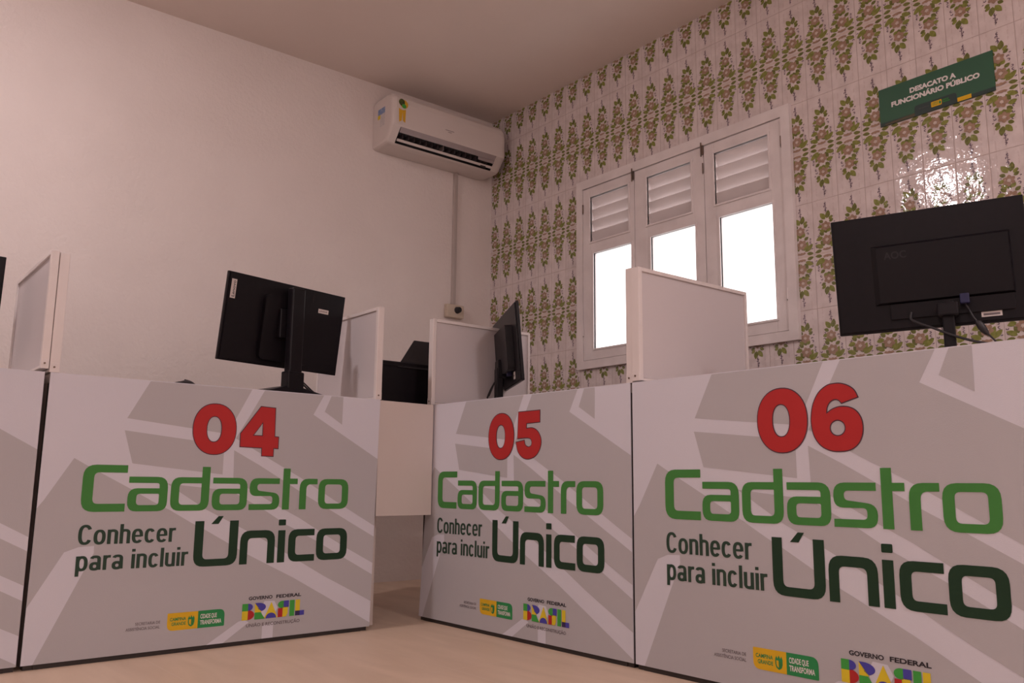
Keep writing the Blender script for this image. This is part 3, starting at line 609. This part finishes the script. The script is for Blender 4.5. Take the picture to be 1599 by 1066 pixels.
# ------------------------------------------------------------------ monitors
def mon_matrix(yaw, tilt, roll=0):
    R = Vector((cos(yaw), sin(yaw), 0)); Nn = Vector((sin(yaw), -cos(yaw), 0)); U = Vector((0, 0, 1))*cos(tilt)+Nn*sin(tilt)
    R2 = R*cos(roll)+U*sin(roll); U2 = -R*sin(roll)+U*cos(roll); B = R2.cross(U2)     # B points out of the back
    return Matrix(((R2.x, U2.x, B.x, 0), (R2.y, U2.y, B.y, 0), (R2.z, U2.z, B.z, 0), (0, 0, 0, 1)))
def monitor(label, c, yaw, tilt, roll, w, h, kind, zdesk=.7605, cx=0, base_rot=0):
    """local panel frame: x right as seen from the back, y up, z out of the back; c is the centre of the panel"""
    c = Vector(c); yaw = rad(yaw); Nn = Vector((sin(yaw), -cos(yaw), 0)); Rr = Vector((cos(yaw), sin(yaw), 0))
    foot = Vector((c.x, c.y, zdesk))+Rr*cx+Nn*.035
    t = thing('monitor', label, 'monitor', tuple(foot), 0, 'black monitors on the desks')
    Tp = Matrix.Translation(c-foot) @ mon_matrix(yaw, rad(tilt), rad(roll))
    mb = MB(); mb.box((-w/2, -h/2, -.012), (w/2, h/2, 0), 'black_plastic', .002, Tp)
    mb.prism([(-w/2+.006, -h/2+.006, 0), (w/2-.006, -h/2+.006, 0), (w/2-.006, h/2-.006, 0), (-w/2+.006, h/2-.006, 0)], (0, 0, .004), 'black_plastic', Tp)
    mb.build('housing', t)
    mb = MB(); mb.box((-w/2+.008, -h/2+.014, -.0135), (w/2-.008, h/2-.008, -.0121), 'screen', 0, Tp); mb.build('screen', t)
    mb = MB()
    if kind == 'think':
        mb.prism(rounded3([(cx-.105, -.125), (cx+.105, -.125), (cx+.105, .095), (cx-.105, .095)], .02, .0041), (0, 0, .016), 'black_plastic', Tp)
    elif kind == 'wide':
        a, b_, e, f_ = -.110, .171, -.076, .061
        V = [(a-.012, e-.004, .0041), (b_+.004, e-.004, .0041), (b_+.004, f_+.006, .0041), (a-.012, f_+.006, .0041), (a, e, .013), (b_, e, .013), (b_, f_, .013), (a, f_, .013)]
        mb.add(V, [(4, 5, 6, 7), (0, 1, 5, 4), (1, 2, 6, 5), (2, 3, 7, 6), (3, 0, 4, 7), (0, 1, 2, 3)], 'gloss_black', T=Tp)
        mb.box((a+.02, -.118, .0042), (b_-.0, e-.0045, .0085), 'black_plastic', .001, Tp)
    else:
        mb.prism(rounded3([(cx-.16, -.095), (cx+.16, -.095), (cx+.16, .075), (cx-.16, .075)], .018, .0041), (0, 0, .026), 'grey_black', Tp)
    mb.build('rear_cover', t)
    # stand
    def W(x, y, z): return Rr*x+Nn*y+Vector((0, 0, z))      # foot frame
    Tf = Matrix(((Rr.x, Nn.x, 0, 0), (Rr.y, Nn.y, 0, 0), (0, 0, 1, 0), (0, 0, 0, 1)))
    top = c.z-zdesk
    mb = MB()
    if kind == 'think':
        mb.box((-.0275, .004, .012), (.0275, .034, top+.125), 'black_plastic', .006, Tf); mb.box((-.034, -.001, .012), (.034, .039, .085), 'black_plastic', .005, Tf)
        mb.box((-.05, -.040, top-.05), (.05, .0035, top+.05), 'black_plastic', .003, Tf)
    elif kind == 'wide':
        mb.box((-.013, -.028, .010), (.013, -.002, top-.09), 'black_plastic', .003, Tf); mb.box((-.022, -.033, top-.125), (.022, .008, top-.095), 'black_plastic', .003, Tf)
    else:
        mb.box((-.030, -.020, .010), (.030, .006, top-.07), 'black_plastic', .004, Tf); mb.box((-.035, -.030, top-.11), (.035, .003, top-.04), 'black_plastic', .003, Tf)
    mb.build('stand_neck', t)
    mb = MB()
    if kind == 'think': pr = rounded([(-.125, -.15), (.125, -.15), (.125, .060), (-.125, .060)], .02); hh = .012
    else: pr = ell(0, -.04, .115, .095, 32, 2.4); hh = .010
    mb.prism([(x, y, .0002) for x, y in pr], (0, 0, hh-.0002), 'black_plastic', Tf)
    if kind == 'think':
        lo = [(x*.985, y*.985-.0005, .0121) for x, y in pr]; hi = [(x*.30, y*.30+.012, .034) for x, y in pr]; n_ = len(lo)
        mb.add(lo+hi, [(i, (i+1) % n_, (i+1) % n_+n_, i+n_) for i in range(n_)]+[tuple(range(n_, 2*n_))], 'black_plastic', T=Tf); mb.build('stand_base', t)
    return t, Tp, Tf, foot
def rounded3(pts, r, z): return [(x, y, z) for x, y in rounded(pts, r)]
def panel_text(mb, s, x0, x1, y0, cap, m, Tp, z, bold=.01, rot=False, yspan=None):
    v, f = text2d(s, bold); a = min(p[0] for p in v); b = max(p[0] for p in v); k = cap/.682
    if rot: P = [(x0-p[1]*k, yspan[0]+(p[0]-a)/(b-a)*(yspan[1]-yspan[0]), z) for p in v]
    else: P = [(x0+(p[0]-a)/(b-a)*(x1-x0), y0+p[1]*k, z) for p in v]
    mb.add(P, f, m, T=Tp)

# monitor on desk 04
t, Tp, Tf, ft = monitor('black monitor with tall stand column and white side tag, on desk 04', (1.007, -1.655, 1.009), 102.7, 7.1, -.4, .49, .29, 'think')
mb = MB(); mb.box((-.2335, .058, .0042), (-.2145, .121, .0049), 'tag', 0, Tp); panel_text(mb, 'Lenovo', -.2185, 0, 0, .010, 'black_ink', Tp, .0051, .015, True, (.063, .116)); mb.build('name_tag', t)['label'] = 'white upright name tag at the edge'
mb = MB(); mb.box((.127, .068, .0042), (.172, .083, .0049), 'tag', 0, Tp); panel_text(mb, '0000-2', .131, .168, .0725, .006, 'grey_ink', Tp, .0051) if False else None
for k in range(6): mb.box((.132+k*.006, .0725, .0049), (.135+k*.006, .0775+.001*(k % 2), .0051), 'grey_ink', 0, Tp)
mb.build('asset_sticker', t)['label'] = 'small white sticker'
mb = MB(); mb.box((.0965, .045, .0041), (.0980, .128, .0052), 'grey_black', 0, Tp); mb.build('seam_highlight', t)  # lighter strip along the seam, standing in for its highlight
mb = MB()
for dx, r_ in ((0, .0032), (.012, .0026)):
    mb.tube(smooth_path([(.030+dx*.3, -.005, .070), (.050+dx, .0, .055), (.085+dx, .004, .030), (.125+dx, .006, .0085), (.150+dx, -.03, .006)]), r_, 'rubber', 8, Tf)
mb.build('cable', t)
# monitor on desk 05, seen nearly edge-on
t, Tp, Tf, ft = monitor('black monitor seen nearly edge-on, blue plug at its back, on desk 05', (1.203, -.836, .987), -28.4, 5.0, .4, .49, .29, 'bulge')
mb = MB(); mb.box((.075, -.110, .0042), (.100, -.086, .022), 'vga', .002, Tp); mb.build('video_plug', t)['label'] = 'blue video plug'
mb = MB(); mb.box((.130, -.128, .0042), (.158, -.102, .0052), 'tag', 0, Tp); mb.box((.134, -.118, .0052), (.150, -.113, .0055), 'grey_ink', 0, Tp); mb.build('asset_sticker', t)['label'] = 'small white sticker'
mb = MB()
for q, (a, r_) in enumerate(((0, .0034), (.02, .0026), (.04, .0026))):
    mb.tube(smooth_path([(.02-a, .012, .10-a*.3), (-.03-a, .02, .075-a*.5), (-.08-a, .030, .035), (-.13-a, .035, .006), (-.16-a, -.03, .004)]), r_, 'rubber', 8, Tf)
mb.build('cable', t)
# monitor on desk 06
t, Tp, Tf, ft = monitor('widest looking black monitor at the right edge of the photo, on desk 06', (2.84, -.855, .998), 23.1, 2.8, 1.4, .42, .29, 'wide', cx=.036)
mb = MB(); panel_text(mb, 'AOC', -.094, -.044, .030, .017, 'grey_black', Tp, .0133, .02); mb.build('embossed_mark', t)
mb = MB(); mb.box((.060, -.097, .0086), (.080, -.074, .030), 'vga', .002, Tp); mb.build('video_plug', t)['label'] = 'blue video plug'
mb = MB(); mb.box((.101, -.1305, .0042), (.143, -.1185, .0049), 'tag', 0, Tp); mb.box((.105, -.1275, .0049), (.139, -.1225, .0051), 'grey_ink', 0, Tp); mb.build('asset_sticker', t)['label'] = 'long white sticker near the lower edge'
mb = MB()
iTf = Tf.inverted() @ Tp
def pf(x, y, z): return iTf @ Vector((x, y, z))
mb.tube(smooth_path([pf(-.045, -.105, .012), pf(-.046, -.122, .022), pf(-.03, -.134, .030), pf(.0, -.150, .038), pf(.04, -.172, .045), pf(.08, -.189, .05), pf(.13, -.205, .05), pf(.17, -.226, .03)]), .0030, 'rubber', 8, Tf)
mb.build('power_cable', t)
mb = MB()
pts = smooth_path([pf(.070, -.097, .020), pf(.078, -.118, .034), pf(.084, -.134, .038), pf(.094, -.150, .040), pf(.104, -.168, .04), pf(.124, -.195, .035), pf(.13, -.226, .02)], 6)
mb.tube(pts, [.0022 if not 15 < i < 26 else .0022+.0062*sin(pi*(i-15)/11)**.5 for i in range(len(pts))], 'rubber', 10, Tf); mb.build('video_cable', t)
# monitor at the far left, only its edge in view
t, Tp, Tf, ft = monitor('black monitor cut off by the left edge of the photo, on the leftmost desk', (.800, -2.724, 1.006), 93, 5.0, 0, .49, .29, 'think')

# ------------------------------------------------------------------ printer on the corner table
t = thing('printer', 'black boxy printer with raised grey paper support in the corner gap', 'printer', (.86, -1.10, .7597))
Tm = Matrix.Identity(4)
mb = MB(); mb.box((-.14, -.195, .0), (.14, .215, .172), 'black_plastic', .006, Tm); mb.box((-.142, -.197, .150), (.142, .217, .158), 'gloss_black', .002, Tm); mb.build('body', t)
mb = MB(); mb.add([(.141, -.100, .150), (.141, .16, .150), (.146, .16, .150), (.146, -.100, .150), (.045, .030, .275), (.045, .160, .275), (.050, .160, .277), (.050, .030, .277)], [(0, 1, 5, 4), (3, 2, 6, 7), (0, 3, 7, 4), (1, 2, 6, 5), (4, 5, 6, 7), (0, 1, 2, 3)], 'grey_black'); mb.build('paper_support', t)['label'] = 'dark grey tilted paper support'
# mouse on desk 04
t = thing('computer_mouse', 'dark computer mouse whose domed top peeks over desk 04', 'mouse', (1.040, -1.995, .7605), .4)
mb = MB(); V = []; F = []; n, k_ = 16, 8
for i in range(k_+1):
    a = (pi/2)*i/k_
    for j in range(n): b = 2*pi*j/n; V.append((.030*cos(a)*cos(b)*1.0, .052*cos(a)*sin(b), .0295*sin(a)*(1+.12*sin(b))))
for i in range(k_):
    for j in range(n): F.append((i*n+j, i*n+(j+1) % n, (i+1)*n+(j+1) % n, (i+1)*n+j))
mb.add(V, F+[tuple(range(n))], 'grey_black', True); mb.build('shell', t)
mb = MB(); mb.tube([(-.003, .030, .0235), (.003, .030, .0235)], .004, 'black_plastic', 10); mb.build('scroll_wheel', t)

# ------------------------------------------------------------------ air conditioner
AY0, AY1 = -.785, -.055
t = thing('air_conditioner', 'white split air conditioner high on the plastered wall in the corner', 'air conditioner', (0, (AY0+AY1)/2, 2.17))
Q = Matrix.Translation((0, -(AY0+AY1)/2, -2.17))
prof = [(.001, 2.183), (.001, 2.440), (.030, 2.447), (.150, 2.447), (.178, 2.438), (.193, 2.418), (.199, 2.39), (.2, 2.33), (.199, 2.272), (.196, 2.262), (.140, 2.193), (.128, 2.188), (.10, 2.184)]
iv = 9     # the segment prof[9]-prof[10] carries the outlet
mb = MB()
def yring(y, sh=0):
    cxp, czp = .09, 2.31; return [(cxp+(p[0]-cxp)*(1-sh) if p[0] > .002 else p[0], y, czp+(p[1]-czp)*(1-sh*.8)) for p in prof]
ys = [(AY0, .16), (AY0+.004, .07), (AY0+.012, .02), (AY0+.022, 0), (AY0+.05, 0), (AY1-.065, 0), (AY1-.030, .0), (AY1-.014, .03), (AY1-.004, .09), (AY1, .18)]
rs = [yring(*a) for a in ys]; n = len(prof)
for i in range(len(rs)-1):
    for j in range(n):
        if i == 4 and j == iv: continue
        mb.add([rs[i][j], rs[i][(j+1) % n], rs[i+1][(j+1) % n], rs[i+1][j]], [(0, 1, 2, 3)], 'ac_white', True, Q)
mb.add(rs[0], [tuple(range(n))], 'ac_white', False, Q); mb.add(rs[-1], [tuple(range(n))[::-1]], 'ac_white', False, Q)
mb.build('shell', t)
ya, yb = AY0+.05, AY1-.065
mb = MB()     # recess behind the outlet
a, b_ = (.196, 2.262), (.140, 2.193); c_, d_ = (.135, 2.268), (.095, 2.215)
V = [(p[0], y, p[1]) for y in (ya, yb) for p in (a, b_, d_, c_)]; mb.add(V, [(1, 2, 6, 5), (2, 3, 7, 6), (3, 0, 4, 7), (0, 1, 2, 3), (4, 5, 6, 7)], 'ac_dark', T=Q); mb.build('air_outlet', t)
for k in range(1, 17):
    y = ya+(yb-ya)*k/17
    mb = MB(); mb.box((.118, y-.0012, 2.222), (.160, y+.0012, 2.248), 'fin' if k != 8 else 'ac_grey', 0, Q); mb.build('fin', t)
mb = MB()     # upper flap and lower lip
mb.prism([(.1975, ya+.003, 2.262), (.1830, ya+.003, 2.237), (.1795, ya+.003, 2.239), (.1940, ya+.003, 2.264)], (0, yb-ya-.006, 0), 'ac_grey', Q); mb.build('upper_flap', t)
mb = MB(); mb.prism([(.163, ya+.003, 2.210), (.155, ya+.003, 2.200), (.152, ya+.003, 2.203), (.160, ya+.003, 2.213)], (0, yb-ya-.006, 0), 'ac_white', Q); mb.build('lower_flap', t)
mb = MB(); mb.box((.174, yb-.11, 2.222), (.180, yb-.004, 2.240), 'ac_grey', .001, Q); mb.build('display', t)
mb = MB()     # ribbon sticker
mb.add([(.2008, y, z) for y, z in [(-.752, 2.358), (-.735, 2.352), (-.728, 2.352), (-.710, 2.358), (-.712, 2.287), (-.726, 2.295), (-.729, 2.340), (-.733, 2.295), (-.748, 2.284)]], [(0, 1, 7, 8), (1, 2, 6, 7), (2, 3, 4, 5, 6)], 'ribbon', T=Q)
mb.add([(.2010, y, z) for y, z in ell(-.722, 2.385, .024, .023, 18)], [tuple(range(18))], 'ribbon', T=Q); mb.add([(.2012, y, z) for y, z in ell(-.735, 2.392, .018, .019, 14)], [tuple(range(14))], 'rosette', T=Q)
mb.add([(.2013, y, z) for y, z in ell(-.722, 2.374, .013, .012, 12)], [tuple(range(12))], 'bgreen', T=Q)
mb.build('ribbon_sticker', t, recalc=False)['label'] = 'yellow ribbon shaped sticker'
mb = MB(); yy = AY0-.0006
mb.add([(.050, yy, 2.385), (.120, yy, 2.385), (.120, yy, 2.352), (.050, yy, 2.352)], [(0, 1, 2, 3)], 'sticker_blue', T=Q)
mb.add([(.050, yy, 2.352), (.075, yy, 2.352), (.075, yy, 2.330), (.050, yy, 2.330)], [(0, 1, 2, 3)], 'byellow', T=Q)
mb.add([(.075, yy, 2.352), (.120, yy, 2.352), (.120, yy, 2.285), (.075, yy, 2.285)], [(0, 1, 2, 3)], 'sticker_white', T=Q); mb.build('energy_sticker', t, recalc=False)['label'] = 'blue and yellow side sticker'
mb = MB()
for y0_, y1_, z_ in ((-.464, -.408, 2.318), (-.447, -.424, 2.309)): mb.add([(.2006, y0_, z_), (.2006, y1_, z_), (.2006, y1_, z_+.0045), (.2006, y0_, z_+.0045)], [(0, 1, 2, 3)], 'ac_grey', T=Q)
mb.build('front_marking', t, recalc=False)
mb = MB(); mb.box((.150, -.200, 2.1975), (.160, -.165, 2.2035), 'ac_dark', .001, Q); mb.build('sensor', t)

# trunking and outlet under it
t = thing('cable_trunking', 'thin white cable trunking running down from the air conditioner', 'trunking', (0, -.259, 1.43))
mb = MB(); mb.box((.0005, -.011, .006), (.018, .011, .750), 'pvc', .002); mb.build('trunk', t)
mb = MB(); mb.box((.0185, -.006, .006), (.0205, .006, .750), 'pvc', .0004); mb.build('lid', t)
t = thing('wall_outlet', 'cream outlet box with a black plug below the cable trunking', 'outlet', (0, -.254, 1.395))
mb = MB(); mb.box((.0005, -.058, -.034), (.034, .052, .038), 'box_cream', .004); mb.build('outlet_box', t)
mb = MB(); mb.tube([(.0345, .006, .008), (.038, .006, .008), (.055, .006, .008), (.060, .006, .008)], [.019, .017, .016, .012], 'rubber', 16); mb.build('plug', t)['label'] = 'round black plug'

# white plate on the tiled wall behind the monitor on desk 05
mb = MB(); mb.box((.235, -.008, 1.262), (.290, -.0008, 1.378), 'tag', .002); tag(mb.build('wall_plate'), 'small white plate on the tiles behind the edge-on monitor', 'plate')

# ------------------------------------------------------------------ green notice board
t = thing('wall_sign', 'green sign reading DESACATO A FUNCIONÁRIO PÚBLICO, high on the tiled wall', 'sign', (2.512, 0, 1.833))
Q = Matrix.Translation((-2.512, 0, -1.833))
mb = MB(); mb.box((2.3165, -.005, 1.7625), (2.708, -.0008, 1.9035), 'sign_green', .0005, Q)
def S(poly_, m, k, holes=()):
    fl, fs = tris(poly_, holes); mb.add([(x, -.005-k*.0003, z) for x, z in fl], fs, m, T=Q)
S([(2.3165,1.7625),(2.708,1.7625),(2.708,1.7755),(2.3165,1.7755)], 'sign_dark', 1)
S([(2.3345,1.7635),(2.4415,1.7635),(2.4415,1.7745),(2.3345,1.7690)], 'sign_brown', 2)
S(rounded([(2.4415,1.7630),(2.586,1.7630),(2.586,1.8000),(2.4415,1.8000)], [0, 0, .012, .012]), 'sign_dark', 2)
S([(2.5875,1.7640),(2.6330,1.7640),(2.6330,1.7785),(2.5875,1.7785)], 'yellow', 2)
S(rounded([(2.500,1.7745),(2.536,1.7745),(2.536,1.7935),(2.500,1.7935)], .003), 'yellow', 3)
for s_, x0, x1, z_, cp in (('CAMPINA', 2.5035, 2.525, 1.7855, .004), ('GRANDE', 2.5045, 2.525, 1.7795, .004)): 
    v, f = text_fit(s_, x0, x1, z_, cp, .01); mb.add([(x, -.0062, z) for x, z in v], f, 'logogreen', T=Q)
S(ell(2.5305, 1.784, .0035, .006, 10), 'logogreen', 4)
for s_, x0, x1, z_, cp, m, bo in (('DESACATO A', 2.4300, 2.5890, 1.8535, .0165, 'white_ink', .05), ('FUNCIONÁRIO PÚBLICO', 2.3615, 2.6640, 1.8250, .0165, 'white_ink', .05), ('CIDADE QUE', 2.5385, 2.560, 1.7865, .0045, 'bgreen', .02), ('TRANSFORMA', 2.5385, 2.564, 1.7790, .0045, 'bgreen', .02), ('SECRETARIA DE ASSISTÊNCIA SOCIAL', 2.457, 2.492, 1.783, .003, 'grey_ink', 0)):
    v, f = text_fit(s_, x0, x1, z_, cp, bo); mb.add([(x, -.0062, z) for x, z in v], f, m, T=Q)
mb.build('sign_board', t, recalc=False)
